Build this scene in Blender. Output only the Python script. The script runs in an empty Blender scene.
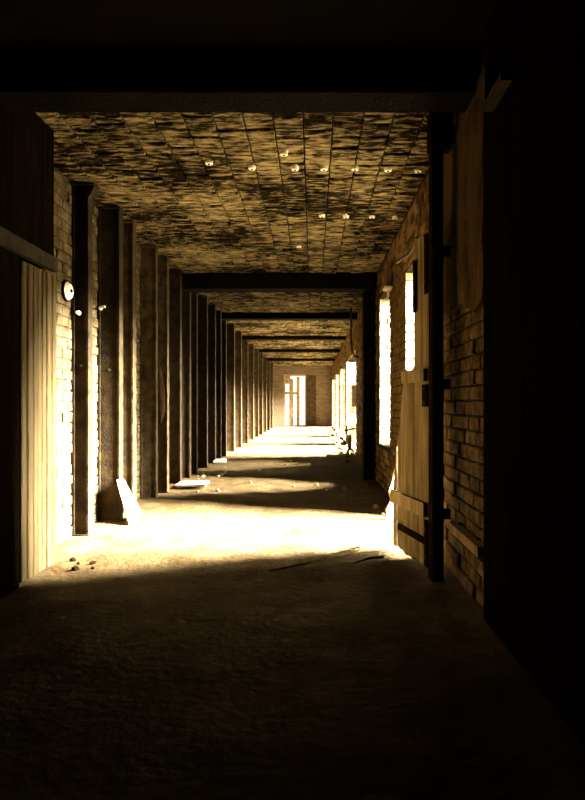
import bpy, bmesh, math, random
from mathutils import Vector, Matrix, noise

random.seed(7)
R = random.Random(11)
S = bpy.context.scene
COL = S.collection

# ------------------------------------------------------------------ camera
CAM_H = 1.2
cam_d = bpy.data.cameras.new('camera')
cam = bpy.data.objects.new('camera', cam_d)
COL.objects.link(cam)
cam_d.sensor_fit = 'VERTICAL'
cam_d.sensor_height = 36.0
cam_d.lens = 27.0
cam_d.shift_x = -20.5 / 800
cam_d.shift_y = 4.0 / 800
cam_d.clip_start = 0.02
cam.location = (0, 0, CAM_H)
cam.rotation_euler = (math.radians(90), 0, 0)
S.camera = cam

# ------------------------------------------------------------------ light
w = bpy.data.worlds.new('sky')
S.world = w
w.use_nodes = True
bg = w.node_tree.nodes['Background']
bg.inputs[0].default_value = (1.0, 0.95, 0.84, 1)
bg.inputs[1].default_value = 1.6
sd = bpy.data.lights.new('hazy_sun', 'SUN')
sd.energy = 850.0
sd.color = (1.0, 0.955, 0.86)
sd.angle = math.radians(36)
sun = bpy.data.objects.new('hazy_sun', sd)
COL.objects.link(sun)
sun.location = (12, 6, 8)
sun.rotation_euler = (0, math.radians(90 - 24), math.radians(-2.5))
S.view_settings.view_transform = 'Standard'
S.view_settings.look = 'None'
S.view_settings.gamma = 1.0
S.view_settings.exposure = 0.0
S.view_settings.use_curve_mapping = False

# ------------------------------------------------------------------ materials
def mat(name, dark, light, scale=6.0, rough=0.9, lo=0.35, hi=0.7, island=0.35, bump=0.3,
        bscale=40.0, stretch=(1, 1, 1), detail=6.0, spec=0.02, metallic=0.0, patch=0.0):
    dark, light = [(c[0], c[1] * 1.04, c[2]) for c in (dark, light)]
    m = bpy.data.materials.new(name)
    m.use_nodes = True
    nt = m.node_tree
    N, L = nt.nodes, nt.links
    b = N['Principled BSDF']
    b.inputs['Roughness'].default_value = rough
    b.inputs['Specular IOR Level'].default_value = spec
    b.inputs['Metallic'].default_value = metallic
    geo = N.new('ShaderNodeNewGeometry')
    mp = N.new('ShaderNodeMapping')
    mp.inputs['Scale'].default_value = stretch
    L.new(geo.outputs['Position'], mp.inputs['Vector'])
    nz = N.new('ShaderNodeTexNoise')
    nz.inputs['Scale'].default_value = scale
    nz.inputs['Detail'].default_value = detail
    nz.inputs['Roughness'].default_value = 0.65
    L.new(mp.outputs[0], nz.inputs['Vector'])
    add = N.new('ShaderNodeMath'); add.operation = 'MULTIPLY_ADD'
    L.new(geo.outputs['Random Per Island'], add.inputs[0])
    add.inputs[1].default_value = island
    sub = N.new('ShaderNodeMath'); sub.operation = 'SUBTRACT'
    L.new(nz.outputs['Fac'], sub.inputs[0]); sub.inputs[1].default_value = island / 2
    L.new(sub.outputs[0], add.inputs[2])
    cr = N.new('ShaderNodeValToRGB')
    cr.color_ramp.elements[0].position = lo
    cr.color_ramp.elements[0].color = (*dark, 1)
    cr.color_ramp.elements[1].position = hi
    cr.color_ramp.elements[1].color = (*light, 1)
    fac = add.outputs[0]
    if patch:   # large soot stains
        n3 = N.new('ShaderNodeTexNoise')
        n3.inputs['Scale'].default_value = .9
        n3.inputs['Detail'].default_value = 3
        L.new(geo.outputs['Position'], n3.inputs['Vector'])
        ma = N.new('ShaderNodeMath'); ma.operation = 'MULTIPLY_ADD'
        L.new(n3.outputs['Fac'], ma.inputs[0]); ma.inputs[1].default_value = patch
        sb = N.new('ShaderNodeMath'); sb.operation = 'SUBTRACT'
        L.new(fac, sb.inputs[0]); sb.inputs[1].default_value = patch / 2
        L.new(sb.outputs[0], ma.inputs[2]); fac = ma.outputs[0]
    L.new(fac, cr.inputs[0])
    L.new(cr.outputs[0], b.inputs['Base Color'])
    if bump:
        n2 = N.new('ShaderNodeTexNoise')
        n2.inputs['Scale'].default_value = bscale
        n2.inputs['Detail'].default_value = 4
        L.new(mp.outputs[0], n2.inputs['Vector'])
        bp = N.new('ShaderNodeBump')
        bp.inputs['Strength'].default_value = bump
        bp.inputs['Distance'].default_value = 0.02
        L.new(n2.outputs['Fac'], bp.inputs['Height'])
        L.new(bp.outputs[0], b.inputs['Normal'])
    return m

M = {}
M['floor'] = mat('dusty_concrete', (.027, .015, .005), (.072, .048, .022), 3.5, lo=.3, hi=.72, island=0, bump=.8, bscale=22, detail=8)
M['tile'] = mat('sooty_ceiling_brick', (.005, .0026, .0008), (.44, .32, .155), 8.0, lo=.44, hi=.84, island=.12, patch=.5, bump=1.0, bscale=30, detail=9, stretch=(1, 3.0, 1))
M['slab'] = mat('shade_black_slab', (.0015, .0008, .0003), (.004, .0023, .001), 5, island=0)  # near-black puts the shade of the near ceiling into the colour
M['beam'] = mat('shade_black_beam', (.0012, .0006, .0002), (.005, .003, .0012), 5, island=0, bump=.5)  # shade on the beam faces is put into this near-black
M['brick'] = mat('brown_brick', (.035, .018, .005), (.15, .090, .032), 9, island=.35, bump=.7, bscale=50)
M['mortar'] = mat('dark_mortar', (.008, .004, .0015), (.025, .015, .006), 14, island=0, bump=.6)
M['white_brick'] = mat('limewashed_brick', (.035, .022, .009), (.115, .083, .043), 7, island=.3, bump=.7, bscale=50)
M['white_mortar'] = mat('limewashed_mortar', (.02, .013, .0055), (.06, .043, .022), 10, island=0, bump=.6)
M['plaster'] = mat('stained_plaster', (.018, .009, .0025), (.07, .040, .013), 7, island=0, bump=.7, bscale=25, stretch=(1, 1, .5))
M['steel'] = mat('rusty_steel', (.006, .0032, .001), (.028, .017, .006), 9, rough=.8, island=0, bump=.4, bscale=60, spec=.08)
M['steel2'] = mat('lit_steel', (.012, .007, .0024), (.055, .035, .014), 9, rough=.8, island=0, bump=.4, bscale=60, spec=.08)  # lighter steel copy; brightness of the lit posts is put into its colour
M['plank'] = mat('pale_planks', (.026, .016, .006), (.10, .068, .031), 5, island=.25, bump=.5, bscale=40, stretch=(3, 3, .25))
M['reveal'] = mat('daylit_reveal', (.35, .27, .16), (.72, .62, .44), 7, island=.3, bump=.7, bscale=50)  # reveal bricks paled in colour to carry the daylight on the jambs
M['door_plank'] = mat('lit_planks', (.09, .056, .022), (.30, .21, .10), 5, island=.25, bump=.5, bscale=40, stretch=(3, 3, .25))  # lighter plank copy; light on the broken door put into colour
M['dark_plank'] = mat('shade_black_planks', (.0015, .0008, .0003), (.005, .0028, .001), 6, island=.2, bump=.4, stretch=(3, 3, .3), rough=.95, spec=0)  # near-black stands in for shade on the partition and near right wall
M['iron'] = mat('black_iron', (.004, .002, .001), (.014, .008, .003), 12, island=0, bump=.3, rough=.9, spec=0)
M['pale'] = mat('pale_painted_wood', (.35, .28, .18), (.6, .52, .38), 8, island=0, bump=.3)
M['white'] = mat('white_ceramic', (.7, .64, .5), (.9, .86, .76), 12, island=0, bump=0, rough=.4)
M['rubble'] = mat('broken_brick', (.04, .022, .008), (.2, .14, .07), 9, island=.5, bump=.6)
M['ground'] = mat('bright_ground', (.10, .08, .05), (.18, .15, .10), 1.5, island=0, bump=.3)
M['frame'] = mat('window_frame_wood', (.10, .066, .028), (.3, .22, .11), 9, island=0, bump=.3)
M['leaf'] = mat('weeds', (.06, .055, .02), (.15, .13, .05), 9, island=.3, bump=0)

def end_brick():
    m = bpy.data.materials.new('far_brickwork'); m.use_nodes = True
    nt = m.node_tree; N, L = nt.nodes, nt.links
    b = N['Principled BSDF']; b.inputs['Roughness'].default_value = .9
    geo = N.new('ShaderNodeNewGeometry')
    sx = N.new('ShaderNodeSeparateXYZ'); cx = N.new('ShaderNodeCombineXYZ')
    L.new(geo.outputs['Position'], sx.inputs[0])
    L.new(sx.outputs[0], cx.inputs[0]); L.new(sx.outputs[2], cx.inputs[1])
    br = N.new('ShaderNodeTexBrick')
    br.inputs['Color1'].default_value = (.07, .044, .018, 1)
    br.inputs['Color2'].default_value = (.11, .072, .032, 1)
    br.inputs['Mortar'].default_value = (.04, .026, .011, 1)
    br.inputs['Scale'].default_value = 1
    br.inputs['Brick Width'].default_value = .24
    br.inputs['Row Height'].default_value = .094
    br.inputs['Mortar Size'].default_value = .008
    L.new(cx.outputs[0], br.inputs['Vector'])
    L.new(br.outputs['Color'], b.inputs['Base Color'])
    return m
M['end'] = end_brick()

def glass_mat():
    m = bpy.data.materials.new('grimy_glass'); m.use_nodes = True
    nt = m.node_tree; N, L = nt.nodes, nt.links
    N.remove(N['Principled BSDF'])
    out = N['Material Output']
    t = N.new('ShaderNodeBsdfTranslucent'); t.inputs[0].default_value = (.85, .8, .68, 1)
    d = N.new('ShaderNodeBsdfDiffuse'); d.inputs[0].default_value = (.75, .7, .58, 1)
    mx = N.new('ShaderNodeMixShader'); mx.inputs[0].default_value = .45
    L.new(t.outputs[0], mx.inputs[1]); L.new(d.outputs[0], mx.inputs[2])
    L.new(mx.outputs[0], out.inputs[0])
    return m
M['glass'] = glass_mat()

# ------------------------------------------------------------------ mesh helpers (all in world coordinates)
def box(bm, x0, x1, y0, y1, z0, z1, jit=0.0, rnd=R):
    vs = []
    for x in (x0, x1):
        for y in (y0, y1):
            for z in (z0, z1):
                vs.append(bm.verts.new((x + rnd.uniform(-jit, jit), y + rnd.uniform(-jit, jit), z + rnd.uniform(-jit, jit))))
    for f in ((0, 1, 3, 2), (4, 6, 7, 5), (0, 4, 5, 1), (2, 3, 7, 6), (0, 2, 6, 4), (1, 5, 7, 3)):
        bm.faces.new([vs[i] for i in f])
    return vs

def obox(bm, p, u, v, wv, a0, a1, b0, b1, c0, c1):
    """box along arbitrary axes u, v, w from point p"""
    vs = []
    for a in (a0, a1):
        for b in (b0, b1):
            for c in (c0, c1):
                vs.append(bm.verts.new(p + u * a + v * b + wv * c))
    for f in ((0, 1, 3, 2), (4, 6, 7, 5), (0, 4, 5, 1), (2, 3, 7, 6), (0, 2, 6, 4), (1, 5, 7, 3)):
        bm.faces.new([vs[i] for i in f])
    return vs

def tube(bm, pts, r, n=8):
    pts = [Vector(p) for p in pts]
    rings = []
    for i, p in enumerate(pts):
        t = (pts[min(i + 1, len(pts) - 1)] - pts[max(i - 1, 0)]).normalized()
        up = Vector((0, 0, 1)) if abs(t.z) < .9 else Vector((0, 1, 0))
        a = t.cross(up).normalized(); b = t.cross(a).normalized()
        rr = r[i] if isinstance(r, (list, tuple)) else r
        rings.append([bm.verts.new(p + a * math.cos(2 * math.pi * k / n) * rr + b * math.sin(2 * math.pi * k / n) * rr) for k in range(n)])
    for A, B in zip(rings, rings[1:]):
        for k in range(n):
            bm.faces.new((A[k], A[(k + 1) % n], B[(k + 1) % n], B[k]))
    bm.faces.new(rings[0][::-1]); bm.faces.new(rings[-1])

def disc(bm, c, axis, r, h, n=14, r2=None):
    c = Vector(c); a = Vector(axis).normalized()
    tube(bm, [c, c + a * h], [r, r if r2 is None else r2], n)

def prism(bm, poly, p, u, v, wv, t0, t1):
    """polygon in (u,v) coordinates extruded along w"""
    A = [bm.verts.new(p + u * a + v * b + wv * t0) for a, b in poly]
    B = [bm.verts.new(p + u * a + v * b + wv * t1) for a, b in poly]
    bm.faces.new(A[::-1]); bm.faces.new(B)
    n = len(poly)
    for i in range(n):
        bm.faces.new((A[i], A[(i + 1) % n], B[(i + 1) % n], B[i]))

def rock(bm, c, s, rnd, squash=.7):
    c = Vector(c)
    vs = bmesh.ops.create_icosphere(bm, subdivisions=1, radius=1)['verts']
    rot = Matrix.Rotation(rnd.uniform(0, 6.28), 3, 'Z')
    sx, sy = rnd.uniform(.7, 1.3), rnd.uniform(.6, 1.1)
    for v in vs:
        k = rnd.uniform(.75, 1.15)
        v.co = rot @ Vector((v.co.x * s * sx * k, v.co.y * s * sy * k, v.co.z * s * squash * k)) + c

BM = bmesh.new

def wpos(o):
    p = Vector(o.location)
    while o.parent:
        o = o.parent; p += Vector(o.location)
    return p

def finish(name, bm, m, parent=None, smooth=False, base=None):
    bmesh.ops.recalc_face_normals(bm, faces=bm.faces)
    me = bpy.data.meshes.new(name)
    if parent is not None:
        off = wpos(parent)
        loc = Vector((0, 0, 0))
        # each part keeps its own local origin at its centre
        xs = [v.co for v in bm.verts]
        c = Vector([(min(p[i] for p in xs) + max(p[i] for p in xs)) / 2 for i in range(3)])
        loc = c - off
        sh = c
    else:
        xs = [v.co for v in bm.verts]
        c = Vector([(min(p[i] for p in xs) + max(p[i] for p in xs)) / 2 for i in range(3)])
        c.z = min(p.z for p in xs)
        loc = c; sh = c
    for v in bm.verts:
        v.co -= sh
    bm.to_mesh(me); bm.free()
    if smooth:
        for p in me.polygons: p.use_smooth = True
    me.materials.append(M[m])
    o = bpy.data.objects.new(name, me)
    COL.objects.link(o)
    o.location = loc
    if parent is not None: o.parent = parent
    return o

def tag(o, label, cat, group=None):
    o['label'] = label; o['category'] = cat
    if group: o['group'] = group
    return o

def thing(name, label, cat, loc, group=None):
    o = bpy.data.objects.new(name, None)
    o.empty_display_size = .1
    COL.objects.link(o); o.location = loc
    return tag(o, label, cat, group)

def struct(o):
    o['kind'] = 'structure'; return o

def clone(root, loc, label=None, group=None):
    r = root.copy(); COL.objects.link(r); r.location = loc
    if label: r['label'] = label
    if group: r['group'] = group
    for ch in list(root.children):
        c = ch.copy(); COL.objects.link(c); c.parent = r
        for g in ch.children:
            d = g.copy(); COL.objects.link(d); d.parent = c
    return r

# ------------------------------------------------------------------ dimensions
XL, XR, ZC, YE, YB = -2.21, 1.0, 3.24, 32.0, -2.5
TH = .35
# openings in the right wall: y0, y1, z0, z1
OPEN = [(4.72, 6.5, 0.0, 2.62), (7.7, 9.0, .61, 2.78), (10.3, 12.0, .85, 2.3),
        (13.9, 17.4, .04, 2.45), (18.4, 21.8, .04, 2.5), (22.6, 26.3, .04, 2.5), (27.1, 31.3, .04, 2.5)]

# ------------------------------------------------------------------ floor
def floor_z(x, y):
    z = .030 * noise.noise((x * 1.1, y * .9, 3.1)) + .014 * noise.noise((x * 4, y * 4, 7.7)) + .006 * noise.noise((x * 11, y * 11, 1.7))
    e = max(0, x - .45) / .5
    z += .05 * e * e * max(0, noise.noise((3.3, y * .9, 0)) + .4) * (1 if y > 6.6 else .2)
    return z
bm = BM()
nx, ny = 54, 460
gx = [XL + (XR - XL) * i / nx for i in range(nx + 1)]
gy = [YB + (YE - YB) * j / ny for j in range(ny + 1)]
g = [[bm.verts.new((x, y, floor_z(x, y))) for x in gx] for y in gy]
for j in range(ny):
    for i in range(nx):
        bm.faces.new((g[j][i], g[j][i + 1], g[j + 1][i + 1], g[j + 1][i]))
# closed slab below
lo = [bm.verts.new((x, y, -.25)) for x, y in ((XL, YB), (XR, YB), (XR, YE), (XL, YE))]
bm.faces.new(lo[::-1])
fl = struct(finish('floor', bm, 'floor', smooth=True))

# ground outside the windows
bm = BM(); box(bm, XR + TH, 60, -30, 70, -.4, -.06)
struct(finish('ground_outside', bm, 'ground'))

# ------------------------------------------------------------------ ceiling: slab, bricks, beams
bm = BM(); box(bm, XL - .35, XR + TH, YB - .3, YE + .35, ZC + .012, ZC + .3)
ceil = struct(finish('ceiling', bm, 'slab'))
LW, CW = .2140, .108
lanes = int(round((XR - XL) / LW))
tiles = []
y = 4.02
row = 0
while y < YE - .1:
    for i in range(lanes):
        x = XL + i * LW
        tiles.append((y, i, x))
    y += CW
rest = BM()
cnt = 0
tile_meshes = []
def tile_geom(bm, x, y, rnd):
    d = rnd.uniform(.008, .024)
    if rnd.random() < .05: d = -.004
    x0, x1, y0, y1 = x + .005, x + LW - .005, y + .003, y + CW - .003
    t = [rnd.uniform(-.006, .006) for _ in range(4)]
    b = .008
    top = [(x0, y0), (x1, y0), (x1, y1), (x0, y1)]
    A = [bm.verts.new((px, py, ZC + .011)) for px, py in top]
    mid = [bm.verts.new((px, py, ZC - d + .006 + t[k])) for k, (px, py) in enumerate(top)]
    cx, cy = (x0 + x1) / 2, (y0 + y1) / 2
    low = [bm.verts.new((px + (b if px < cx else -b), py + (b if py < cy else -b), ZC - d + t[k])) for k, (px, py) in enumerate(top)]
    for P, Q in ((A, mid), (mid, low)):
        for k in range(4):
            bm.faces.new((P[k], P[(k + 1) % 4], Q[(k + 1) % 4], Q[k]))
    bm.faces.new(low)
rt = random.Random(3)
for (y, i, x) in tiles:
    if y > 4.3 and cnt < 300:
        b1 = BM(); tile_geom(b1, x, y, rt)
        finish('ceiling_brick', b1, 'tile', ceil); cnt += 1
    else:
        tile_geom(rest, x, y, rt)
o = finish('ceiling_brickwork', rest, 'tile', ceil); o['kind'] = 'stuff'
for (y0, y1, dz) in ((3.55, 3.82, .19), (9.25, 9.6, .26), (13.3, 13.6, .15), (17.8, 18.1, .12), (22.1, 22.4, .12), (26.6, 26.9, .12)):  # nearest beam is added to keep bounce light off the near ceiling
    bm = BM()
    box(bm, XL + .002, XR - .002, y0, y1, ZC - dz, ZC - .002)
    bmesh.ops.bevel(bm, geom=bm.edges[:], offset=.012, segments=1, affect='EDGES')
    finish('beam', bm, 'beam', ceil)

# ------------------------------------------------------------------ walls
COURSE, BL = .094, .245
def wall_boxes(bm, x0, x1, y0, y1, z0, z1, ops):
    """solid wall with rectangular openings, cut into boxes"""
    ys = y0
    for (a, b, c, d) in sorted(ops):
        if a > ys: box(bm, x0, x1, ys, a, z0, z1)
        if c > z0: box(bm, x0, x1, a, b, z0, c)
        if d < z1: box(bm, x0, x1, a, b, d, z1)
        ys = b
    box(bm, x0, x1, ys, y1, z0, z1)

def courses(y0, y1, z0, z1, ops):
    """brick rectangles (y0,y1,z0,z1) around the openings"""
    out = []
    k = 0; z = z0
    while z + COURSE * .6 < z1:
        zt = min(z + COURSE, z1)
        segs = [(y0, y1)]
        for (a, b, c, d) in ops:
            if zt > c + .02 and z < d - .02:
                ns = []
                for (p, q) in segs:
                    if b <= p or a >= q: ns.append((p, q))
                    else:
                        if a - p > .03: ns.append((p, a))
                        if q - b > .03: ns.append((b, q))
                segs = ns
        for (p, q) in segs:
            off = (BL / 2 if k % 2 else 0)
            t = math.floor((p - off) / BL) * BL + off
            while t < q:
                a, b = max(t, p), min(t + BL, q)
                if b - a > .04: out.append((a + .006, b - .006, z + .006, zt - .006))
                t += BL
        z += COURSE; k += 1
    return out

rb = random.Random(5)
def brick_geom(bm, face_x, sgn, r):
    """brick standing proud of the mortar face at x=face_x; sgn -1 looks to -x, +1 to +x"""
    a, b, c, d = r
    pr = rb.uniform(.006, .020)
    ch = .007
    back = face_x - sgn * .02
    mid = face_x + sgn * (pr - .006)
    fr = face_x + sgn * pr
    j = lambda: rb.uniform(-.003, .003)
    A = [bm.verts.new((back, p, q)) for p, q in ((a, c), (b, c), (b, d), (a, d))]
    B = [bm.verts.new((mid, p + j(), q + j())) for p, q in ((a, c), (b, c), (b, d), (a, d))]
    C = [bm.verts.new((fr + j(), p, q)) for p, q in ((a + ch, c + ch), (b - ch, c + ch), (b - ch, d - ch), (a + ch, d - ch))]
    for P, Q in ((A, B), (B, C)):
        for k in range(4):
            bm.faces.new((P[k], P[(k + 1) % 4], Q[(k + 1) % 4], Q[k]))
    bm.faces.new(C)

# right wall
bm = BM(); wall_boxes(bm, XR, XR + TH, YB, YE, -.25, ZC, OPEN)
wr = struct(finish('wall_right', bm, 'mortar'))
rest = BM(); cnt = 0
for r in courses(3.1, 31.9, 0, ZC - .03, OPEN):
    vis = (3.3 < r[0] < 4.72 and r[3] < 2.2) or (6.48 < r[0] < 7.7 and .3 < r[2] < 2.75)
    if vis and cnt < 300:
        b1 = BM(); brick_geom(b1, XR, -1, r); finish('brick', b1, 'brick', wr); cnt += 1
    else:
        brick_geom(rest, XR, -1, r)
o = finish('brickwork', rest, 'brick', wr); o['kind'] = 'stuff'
# bricks of the reveals that face down the corridor
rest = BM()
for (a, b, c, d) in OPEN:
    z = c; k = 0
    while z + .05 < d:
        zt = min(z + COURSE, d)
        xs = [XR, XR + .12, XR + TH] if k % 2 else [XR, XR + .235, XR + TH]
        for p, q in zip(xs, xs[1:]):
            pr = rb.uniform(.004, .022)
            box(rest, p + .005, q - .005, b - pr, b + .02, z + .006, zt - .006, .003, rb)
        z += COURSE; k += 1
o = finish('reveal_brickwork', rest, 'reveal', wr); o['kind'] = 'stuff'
# piers on the right wall
for (y0, y1) in ((9.45, 9.8),):
    bm = BM()
    z = -.05; k = 0
    while z < ZC - .22:
        zt = min(z + COURSE, ZC - .2)
        ys = [y0, (y0 + y1) / 2, y1] if k % 2 else [y0, y1]
        for p, q in zip(ys, ys[1:]):
            box(bm, .80, XR - .003, p + .004, q - .004, z + .004, zt - .004, .003, rb)
        z += COURSE; k += 1
    box(bm, .81, XR - .002, y0 + .01, y1 - .01, -.05, ZC - .2)
    finish('pier', bm, 'beam', wr)

# left wall
bm = BM(); box(bm, XL - .35, XL, YB, YE, -.25, ZC)
wl = struct(finish('wall_left', bm, 'white_mortar'))
rest = BM(); cnt = 0
rc = courses(4.4, 31.9, 0, ZC - .03, [])
for r in rc:
    vis = (5.1 < r[1] and r[0] < 6.15) or (7.1 < r[0] < 7.6)
    if vis and cnt < 300:
        b1 = BM(); brick_geom(b1, XL, 1, r); finish('brick', b1, 'white_brick', wl); cnt += 1
    else:
        brick_geom(rest, XL, 1, r)
o = finish('brickwork', rest, 'white_brick', wl); o['kind'] = 'stuff'

# end wall with a doorway
DX0, DX1, DZ1 = -1.56, -.36, 2.78
bm = BM()
for (x0, x1, z0, z1) in ((XL, DX0, -.25, ZC), (DX1, XR, -.25, ZC), (DX0, DX1, DZ1, ZC), (DX0, DX1, -.25, .06)):
    box(bm, x0, x1, YE, YE + .35, z0, z1)
we = struct(finish('wall_end', bm, 'end'))
bm = BM(); box(bm, XL - .35, XR + TH, YB - .3, YB, -.25, ZC)
struct(finish('wall_back', bm, 'beam'))

# far door frame with broken leaves
dt = struct(finish('door_3', (lambda b: (box(b, DX0, DX0 + .09, YE + .05, YE + .15, .06, DZ1), box(b, DX1 - .06, DX1, YE + .05, YE + .15, .06, DZ1),
     box(b, DX0 + .09, DX1 - .06, YE + .05, YE + .15, DZ1 - .08, DZ1), b)[-1])(BM()), 'frame'))
bm = BM(); box(bm, -1.27, -1.06, YE + .07, YE + .13, .06, 2.55, .01); finish('board', bm, 'frame', dt)
bm = BM(); box(bm, -.88, -.72, YE + .07, YE + .13, .06, 2.66, .01); finish('board', bm, 'frame', dt)
bm = BM(); box(bm, DX0 + .09, -.72, YE + .08, YE + .12, 1.72, 1.84, .01); finish('rail', bm, 'frame', dt)
bm = BM(); box(bm, DX0 + .09, -1.2, YE + .08, YE + .12, 2.28, DZ1 - .08, .01); finish('panel', bm, 'frame', dt)
bm = BM(); box(bm, DX1, .16, YE - .09, YE - .04, .06, 2.7, .006); finish('leaf', bm, 'steel2', dt)

# ------------------------------------------------------------------ left partition and plank door
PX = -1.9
part = thing('timber_partition', 'timber partition, blackened for shade, above and beside the pale ribbed plank door', 'partition', (PX - .06, 1.0, 0))
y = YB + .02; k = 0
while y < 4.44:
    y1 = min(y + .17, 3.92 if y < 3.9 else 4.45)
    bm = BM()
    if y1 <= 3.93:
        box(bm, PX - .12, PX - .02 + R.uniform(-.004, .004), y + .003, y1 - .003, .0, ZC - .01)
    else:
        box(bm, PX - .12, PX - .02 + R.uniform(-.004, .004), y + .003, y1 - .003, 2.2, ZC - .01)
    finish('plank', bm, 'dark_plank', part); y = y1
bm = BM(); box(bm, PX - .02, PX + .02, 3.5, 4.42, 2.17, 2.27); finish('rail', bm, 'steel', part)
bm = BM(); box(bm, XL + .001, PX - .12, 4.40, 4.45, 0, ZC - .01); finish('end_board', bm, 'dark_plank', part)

door = thing('plank_door', 'pale narrow ribbed door of upright boards under the black partition', 'door', (PX - .03, 4.18, 0))
y = 3.93; k = 0  # cut to the sunlit width; black partition planks replace the shaded part
while y < 4.44:
    y1 = min(y + .072, 4.45)
    bm = BM()
    box(bm, PX - .06, PX + R.uniform(-.006, .006), y + .003, y1 - .003, .03, 2.14)
    bmesh.ops.bevel(bm, geom=[e for e in bm.edges if abs(e.verts[0].co.z - e.verts[1].co.z) > 1], offset=.008, segments=1, affect='EDGES')
    finish('plank', bm, 'plank', door); y = y1; k += 1
for z in (.25, 1.9):
    bm = BM(); box(bm, PX - .1, PX - .06, 3.93, 4.45, z, z + .12); finish('ledge', bm, 'plank', door)

# ------------------------------------------------------------------ steel posts along the left wall
def make_post(name, label, d, prot, width, matname, cap=False):
    t = thing(name, label, 'post', (XL + .02, d, 0), 'steel posts along the limewashed wall')
    x0, x1 = XL + .022, XL + prot
    bm = BM(); box(bm, x0 + .014, x1 - .016, d + .02, d + .032, .012, ZC - .045); finish('web', bm, matname, t)
    bm = BM(); box(bm, x0, x0 + .014, d, d + width, .012, ZC - .045); finish('flange', bm, matname, t)
    bm = BM(); box(bm, x1 - .016, x1, d, d + width, .012, ZC - .045); finish('flange', bm, matname, t)
    bm = BM(); box(bm, x0 - .001, x1 + .012, d - .012, d + width + .012, -.03, .012); finish('base_plate', bm, matname, t)
    bm = BM(); box(bm, x0 - .001, x1 + (.06 if cap else .01), d - .015, d + width + (.03 if cap else .015), ZC - .045, ZC - .031); finish('cap_plate', bm, matname, t)
    if cap:
        bm = BM()
        prism(bm, [(0, 0), (.05, .09), (.05, .115), (0, .115)], Vector((x1, d, ZC - .16)), Vector((1, 0, 0)), Vector((0, 0, 1)), Vector((0, 1, 0)), 0, width)
        finish('bracket', bm, matname, t)
    bm = BM(); disc(bm, ((x0 + x1) / 2, d + .021, 1.55), (0, -1, 0), .014, .012, 8); finish('bolt', bm, 'steel2', t)
    return t
LAB = 'dark rusty steel post in the close row beyond the pale floor board'
FAR = 'distant steel post lit from the side near the end wall'
p1 = make_post('steel_post', 'dark steel post with a flared cap next to the ribbed plank door', 5.46, .165, .10, 'steel', True)
p2 = make_post('steel_post', 'wide dark steel post standing behind the leaning white board', 6.12, .235, .12, 'steel')
make_post('steel_post', 'steel post with sunlit edge just beyond the leaning white board', 6.60, .23, .12, 'steel2')
make_post('steel_post', 'lighter brown steel post with a darker top, before the hanging sack', 7.62, .215, .10, 'steel2')
make_post('steel_post', 'brown steel post with a dark sack hanging on it', 8.14, .23, .12, 'steel2')
src = make_post('steel_post', LAB, 8.95, .23, .12, 'steel')
for d in (9.64, 10.2, 11.2, 12.15, 12.9, 13.65):
    clone(src, (src.location.x, d, 0), LAB)
src2 = make_post('steel_post', FAR, 15.1, .23, .12, 'steel2')
for d in (16.6, 18.2, 20.0, 21.8, 23.6, 25.6, 27.6, 29.6):
    clone(src2, (src2.location.x, d, 0), FAR)

# ------------------------------------------------------------------ right side: broken plank door, its post and fittings
H = Vector((.815, 4.22, 0)); F = Vector((.66, 4.93, 0))
U = (F - H).normalized(); Z = Vector((0, 0, 1)); NV = Vector((-U.y, U.x, 0))   # NV looks into the corridor (-x)
if NV.x > 0: NV = -NV
LEN = (F - H).length
bd = thing('broken_plank_door', 'broken pale plank door standing ajar on the dark door post', 'door', (.74, 4.57, 0))
def top_z(t):
    if t < .285: return 2.42
    if t < .46: return 1.46
    return 1.46 - (t - .46) / (LEN - .46) * .93
ts = [0, .095, .19, .284, .375, .46, .545, .635, LEN]
rd = random.Random(2)
for a, b in zip(ts, ts[1:]):
    bm = BM()
    za, zb = top_z(a + .001), top_z(b - .001)
    prism(bm, [(a + .003, .03 + rd.uniform(0, .03)), (b - .003, .03 + rd.uniform(0, .03)), (b - .003, zb + rd.uniform(-.02, .02)), ((a + b) / 2, (za + zb) / 2 + rd.uniform(-.03, .03)), (a + .003, za + rd.uniform(-.02, .02))],
          H, U, Z, NV, -.028 + rd.uniform(-.003, .003), rd.uniform(-.003, .003))
    finish('plank', bm, 'door_plank', bd)
for (t0, t1, z0, z1, m) in ((.02, .45, 1.36, 1.45, 'door_plank'), (.02, LEN - .01, .40, .50, 'door_plank')):
    bm = BM(); obox(bm, H, U, Z, NV, t0, t1, z0, z1, .004, .034); finish('ledge', bm, m, bd)
for (t0, t1, z0, z1) in ((.0, .05, 1.98, 2.40), (.215, .265, 1.88, 2.26), (0, .05, .05, .38), (0, .09, 1.18, 1.34)):
    bm = BM(); obox(bm, H, U, Z, NV, t0, t1, z0, z1, .004, .016); st = finish('iron_strap', bm, 'iron', bd)
    for q in (.2, .8):
        c = H + U * (t0 + t1) / 2 + Z * (z0 + (z1 - z0) * q) + NV * .016
        bm = BM(); disc(bm, c, NV, .012, .008, 8); finish('bolt', bm, 'steel2', st)
bm = BM(); obox(bm, H, U, Z, NV, .05, .6, .20, .25, .004, .014); finish('iron_strap', bm, 'iron', bd)

dp = thing('door_post', 'black timber door post rising from floor to ceiling at the broken door', 'post', (.85, 4.14, 0))
bm = BM(); box(bm, (.812), .885, 4.08, 4.20, -.02, 2.95, .004); finish('shaft', bm, 'iron', dp)
bm = BM(); box(bm, (.80), .95, 4.06, 4.215, 2.955, ZC - .034, .003); finish('head_block', bm, 'iron', dp)
for z in (.42, 1.3, 2.2):
    bm = BM(); box(bm, .806, .93, 4.055, 4.08, z, z + .07); hp = finish('hinge_plate', bm, 'iron', dp)
    for x in (.83, .86):
        bm = BM(); disc(bm, (x, 4.055, z + .035), (0, -1, 0), .009, .006, 8); finish('bolt', bm, 'steel2', hp)

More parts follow.
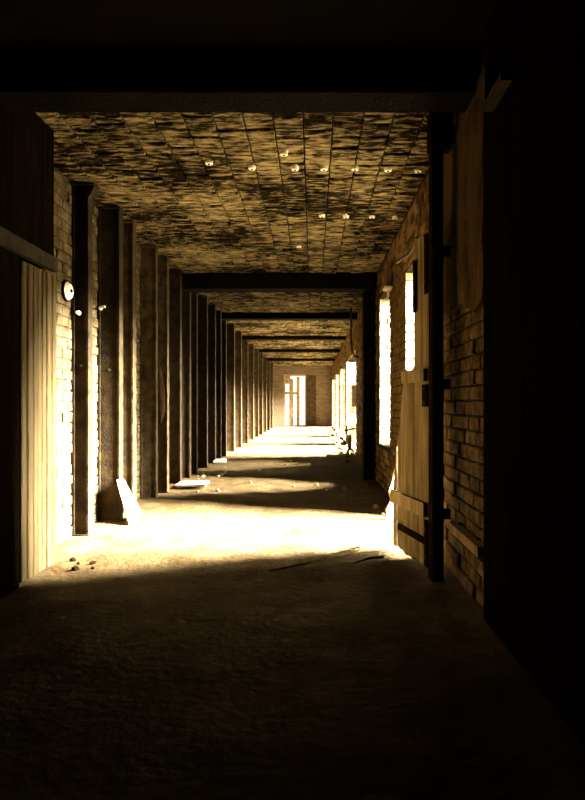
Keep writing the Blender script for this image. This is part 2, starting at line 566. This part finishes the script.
rod = BM(); tube(rod, [(.79, 4.47, 2.44), (.77, 4.75, 2.40), (.70, 5.05, 2.39)], .012, 6)
finish('iron_rod', rod, 'steel2', bd)

# rail along the brick wall
rl = thing('wall_rail', 'pale timber rail fixed low on the brick wall beside the door post', 'rail', (.95, 3.85, .33))
bm = BM(); box(bm, .925, .975, 3.36, 4.05, .34, .40, .004); finish('bar', bm, 'door_plank', rl)
for y in (3.5, 3.95):
    bm = BM(); box(bm, .965, .999, y, y + .05, .33, .41); finish('bracket', bm, 'iron', rl)

# plaster left on the upper brick wall
rp = random.Random(9)
poly = []
for i in range(9): poly.append((3.42 + .02 * rp.uniform(-1, 1) - .012 * (i % 2), 3.1 - i * .16))
for i in range(9): poly.append((3.46 + i * .15, 1.78 + rp.uniform(-.05, .05) + i * .018))
poly += [(4.71, 1.9), (4.71, 3.12)]
bm = BM(); prism(bm, poly, Vector((XR, 0, 0)), Vector((0, 1, 0)), Z, Vector((-1, 0, 0)), -.01, .034)
finish('plaster', bm, 'plaster', wr)

# added boarding on the near right wall, black in place of shade
tb = thing('added_lining', 'added timber boarding, black in place of shade, past the plaster edge', 'boarding', (.95, 1.0, 0))
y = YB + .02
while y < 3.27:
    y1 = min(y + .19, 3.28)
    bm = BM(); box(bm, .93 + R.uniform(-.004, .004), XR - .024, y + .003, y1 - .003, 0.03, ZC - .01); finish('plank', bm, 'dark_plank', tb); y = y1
br = thing('wall_bracket', 'small rusty angle bracket high on the added black boarding', 'bracket', (.90, 2.9, 2.68))
bm = BM(); box(bm, .87, .925, 2.78, 3.08, 2.70, 2.735); finish('arm', bm, 'steel2', br)
bm = BM(); box(bm, .87, .925, 3.04, 3.08, 2.736, 2.92); finish('upright', bm, 'steel2', br)

# junction box and hook between the openings
jb = thing('junction_box', 'small metal box with a hook on the wall above the tall jamb', 'box', (.93, 7.5, 2.6))
bm = BM(); box(bm, .90, .975, 7.42, 7.6, 2.66, 2.88, .004); finish('case', bm, 'plank', jb)
bm = BM(); box(bm, .885, .978, 7.40, 7.62, 2.63, 2.658, .002); finish('lip', bm, 'pale', jb)
bm = BM(); tube(bm, [(.94, 7.5, 2.63), (.94, 7.5, 2.55), (.92, 7.5, 2.50), (.90, 7.5, 2.52)], .014, 6); finish('hook', bm, 'pale', jb)

# pipe drop beyond the pier
pd = BM(); tube(pd, [(.80, 12.6, 3.2), (.80, 12.6, 2.6), (.82, 12.6, 2.3), (.88, 12.6, 2.2), (.96, 12.6, 2.2)], .02, 8)
tag(finish('conduit', pd, 'steel2', smooth=True), 'thin conduit dropping from the ceiling to the wall beyond the dark pier', 'pipe')

# boards added over the two middle windows to cut their light
w2 = struct(finish('window_2', (lambda b: (box(b, XR + .3, XR + .34, 7.705, 7.76, .62, 2.77), box(b, XR + .3, XR + .34, 8.94, 8.985, .62, 2.77), b)[-1])(BM()), 'frame'))
y = 7.765
while y < 8.45:
    bm = BM(); box(bm, XR + .305, XR + .33, y, y + .165, .62, 2.76 + R.uniform(-.04, 0), .003); finish('board', bm, 'dark_plank', w2); y += .17
w3 = struct(finish('window_3', (lambda b: (box(b, XR + .3, XR + .34, 10.305, 10.36, .86, 2.29), box(b, XR + .3, XR + .34, 11.94, 11.995, .86, 2.29), b)[-1])(BM()), 'frame'))
y = 10.365
while y < 11.6:
    bm = BM(); box(bm, XR + .305, XR + .33, y, y + .165, .87, 2.28 + R.uniform(-.04, 0), .003); finish('board', bm, 'dark_plank', w3); y += .172

# big window with an open casement, and sills
def window(n, op, mull):
    a, b, c, d = op
    x0, x1 = XR + .20, XR + .26
    bm = BM()
    box(bm, x0, x1, a, a + .06, c, d); box(bm, x0, x1, b - .06, b, c, d)
    box(bm, x0, x1, a + .06, b - .06, c, c + .06); box(bm, x0, x1, a + .06, b - .06, d - .06, d)
    o = struct(finish('window_%d' % n, bm, 'frame'))
    for k in range(1, mull):
        y = a + (b - a) * k / mull
        bm = BM(); box(bm, x0, x1, y - .025, y + .025, c + .06, d - .06); finish('mullion', bm, 'frame', o)
    bm = BM(); box(bm, XR + .01, XR + TH - .02, a + .02, b - .03, c + .001, c + .04, .003); finish('sill', bm, 'pale', o)
    return o
w4 = window(4, OPEN[3], 3)
for k in range(3): window(5 + k, OPEN[4 + k], 3)
cs = thing('casement_sash', 'open window sash swung into the corridor beyond the dark pier', 'window', (.98, 14.32, .70))
Y0 = 14.3
for nm, x0, x1, z0, z1, m in (('stile', .80, .85, .70, 2.2, 'pale'), ('stile', 1.13, 1.18, .70, 2.2, 'pale'), ('rail', .78, 1.19, 2.2, 2.235, 'iron'), ('rail', .85, 1.13, 1.66, 1.71, 'pale'), ('rail', .85, 1.13, .70, .95, 'pale')):
    bm = BM(); box(bm, x0, x1, Y0, Y0 + .04, z0, z1); finish(nm, bm, m, cs)
bm = BM(); box(bm, .85, 1.13, Y0 + .016, Y0 + .024, 1.71, 2.2); finish('pane', bm, 'glass', cs)
bm = BM(); box(bm, .93, 1.04, Y0 + .012, Y0 + .022, 1.13, 1.655); finish('dark_slat', bm, 'iron', cs)
bm = BM(); obox(bm, Vector((.95, 13.7, .62)), Vector((-.93, -.2, -.18)).normalized(), Vector((0, 1, 0)), Z, -.05, .24, 0, .10, 0, .03)
tag(finish('sill_board', bm, 'iron'), 'dark broken board sticking out below the open window sash', 'board')

# ------------------------------------------------------------------ things on the left posts
dk = thing('porcelain_disc', 'round white porcelain disc mounted on the limewashed wall by the plank door', 'disc', (XL + .03, 5.34, 2.1))
bm = BM(); disc(bm, (XL + .012, 5.33, 2.205), (1, 0, 0), .095, .02, 20); finish('back_plate', bm, 'iron', dk)
bm = BM(); disc(bm, (XL + .032, 5.335, 2.205), (1, 0, 0), .080, .025, 20, .06); finish('face', bm, 'white', dk)
bm = BM(); disc(bm, (XL + .057, 5.335, 2.205), (1, 0, 0), .016, .012, 8); finish('boss', bm, 'iron', dk)
bm = BM(); disc(bm, (-2.135, 5.479, 2.03), (0, -1, 0), .022, .05, 10, .016)
tag(finish('insulator', bm, 'white'), 'tiny white insulator knob on the steel post with the flared cap', 'insulator')
bm = BM(); tube(bm, [(-2.165, 6.139, 2.17), (-2.165, 6.08, 2.175), (-2.10, 6.06, 2.185)], .014, 6)
finish('insulator_hook', bm, 'white', p2)['label'] = 'short white projecting hook'
bm = BM()
pts = [(-2.075, 8.125, 1.74), (-2.07, 8.11, 1.68), (-2.065, 8.09, 1.5), (-2.06, 8.085, 1.3), (-2.06, 8.09, 1.1), (-2.07, 8.11, .96), (-2.075, 8.12, .93)]
pts = [(x, y - .085, z) for x, y, z in pts]
tube(bm, pts, [.01, .04, .075, .09, .09, .05, .01], 12)
tag(finish('hanging_sack', bm, 'iron', smooth=True), 'dark limp sack hanging from a brown steel post', 'sack')

# leaning board, floor boards, stick
bm = BM()
u = Vector((.15, 0, -.43)).normalized()
prism(bm, [(0, .02), (.02, .16), (.44, .36), (.47, -.06)], Vector((-1.955, 5.98, .445)), u, Vector((0, 1, 0)), u.cross(Vector((0, 1, 0))), -.012, .012)
tag(finish('leaning_board', bm, 'pale'), 'jagged white board leaning against the foot of a wide steel post', 'board')
bm = BM(); obox(bm, Vector((-1.93, 8.40, .035)), Vector((1, .04, .02)).normalized(), Vector((-.04, 1, 0)).normalized(), Z, 0, .42, 0, .42, 0, .03)
tag(finish('floor_board', bm, 'pale'), 'flat pale board lying on the floor at the foot of the posts', 'board')
bm = BM(); obox(bm, Vector((-1.98, 11.9, .03)), Vector((1, .1, 0)).normalized(), Vector((-.1, 1, 0)).normalized(), Z, 0, .24, 0, .6, 0, .03)
tag(finish('floor_board', bm, 'pale'), 'short pale board lying on the floor among the dark close posts', 'board')
bm = BM(); tube(bm, [(-.30, 4.22, .03), (-.05, 4.40, .035), (.18, 4.62, .04), (.36, 4.82, .035)], [.010, .016, .018, .022], 7)
tag(finish('long_stick', bm, 'frame'), 'long thin stick lying across the edge of the sunlit floor', 'stick')
bm = BM(); tube(bm, [(.30, 4.42, .03), (.42, 4.52, .04), (.54, 4.60, .03)], [.006, .012, .010], 6)
tag(finish('short_stick', bm, 'frame'), 'shorter thin stick lying beside the long stick on the floor', 'stick')
bm = BM()
prism(bm, [(-.03, 0), (.05, 0), (.06, .12), (.035, .2), (.07, .27), (.03, .36), (.05, .5), (-.005, .53), (-.02, .4), (-.045, .3), (-.01, .2), (-.05, .1)],
      Vector((.80, 6.25, .0)), Vector((.9, .35, 0)).normalized(), Vector((.12, 0, 1)).normalized(), Vector((-.3, 1, 0)).normalized(), 0, .03)
tag(finish('broken_plank', bm, 'pale'), 'pale splintered plank end standing upright in the sunlit doorway', 'board')
bm = BM()
tube(bm, [(.30, 13.05, .07), (.52, 12.95, .07), (.66, 12.95, .08), (.75, 12.97, .14), (.79, 13.0, .26), (.80, 13.05, .42), (.79, 13.08, .52)], .045, 10)
tag(finish('bent_pipe', bm, 'pale', smooth=True), 'pale thick pipe bent upward from the floor beside the far rubble', 'pipe')

# ------------------------------------------------------------------ white fixings on the ceiling
def px_ceiling(px, py):
    d = (ZC - .03 - CAM_H) * 600 / (404 - py)
    return (px - 313) * d / 600, d
FIX = [(252, 168), (295, 169), (324, 169), (355, 169), (388, 170), (418, 171), (322, 216), (346, 217), (372, 217), (395, 218), (299, 247), (284, 154), (209, 163)]
for i, (px, py) in enumerate(FIX):
    x, d = px_ceiling(px, py)
    f = thing('ceiling_fixing', 'small round white fixing with a dark nut on the sooty ceiling', 'fixing', (x, d, ZC - .06), 'white fixings on the ceiling')
    bm = BM(); disc(bm, (x, d, ZC - .005), (0, 0, -1), .036, .034, 14, .03); finish('washer', bm, 'white', f)
    bm = BM(); disc(bm, (x, d, ZC - .039), (0, 0, -1), .010, .006, 6); finish('nut', bm, 'iron', f)

# ------------------------------------------------------------------ rubble on the floor
rr = random.Random(21)
RUB = []
def rub(x, y, s, label, group, m='rubble'):
    if any(math.hypot(x - a, y - b) < 1.5 * (s + c) for a, b, c in RUB): return
    RUB.append((x, y, s))
    bm = BM(); rock(bm, (x, y, floor_z(x, y) + s * .35), s, rr)
    tag(finish('rubble_piece', bm, m), label, 'rubble', group)
for x, y, s in ((-1.84, 4.60, .03), (-1.76, 4.50, .022), (-1.66, 4.52, .026), (-1.72, 4.34, .032), (-1.60, 4.36, .02)):
    rub(x, y, s, 'dark fragment on the sunlit floor near the plank door', 'fragments by the plank door', 'iron')
for k in range(80):
    y = rr.uniform(12, 25); x = .95 - abs(rr.gauss(0, .16))
    if x > .80 and any(a - .15 < y < b + .15 for a, b in ((13.25, 13.6), (17.8, 18.1), (22.3, 22.6), (12.8, 13.2))): x -= .2
    if 12.8 < y < 13.2: y += 1.2
    rub(x, y, rr.uniform(.03, .11), 'broken brick piece in the heap along the windowed wall', 'rubble under the far windows')
for k in range(40):
    y = rr.uniform(7.6, 14); x = rr.choice((rr.uniform(-1.9, -1.3), rr.uniform(.3, .82), rr.uniform(-1.6, .6)))
    if -2 < x < -1.4 and 8.2 < y < 9.0: y += 1.1
    if -2.1 < x < -1.6 and 11.7 < y < 12.7: x += .5
    rub(x, y, rr.uniform(.012, .04), 'small crumb of brick on the dim floor between the windows', 'crumbs on the dim floor')
for k in range(16):
    rub(rr.uniform(.68, .92), rr.uniform(6.4, 7.4), rr.uniform(.02, .06), 'pale brick piece at the foot of the wall by the doorway', 'rubble by the doorway', 'white_brick')
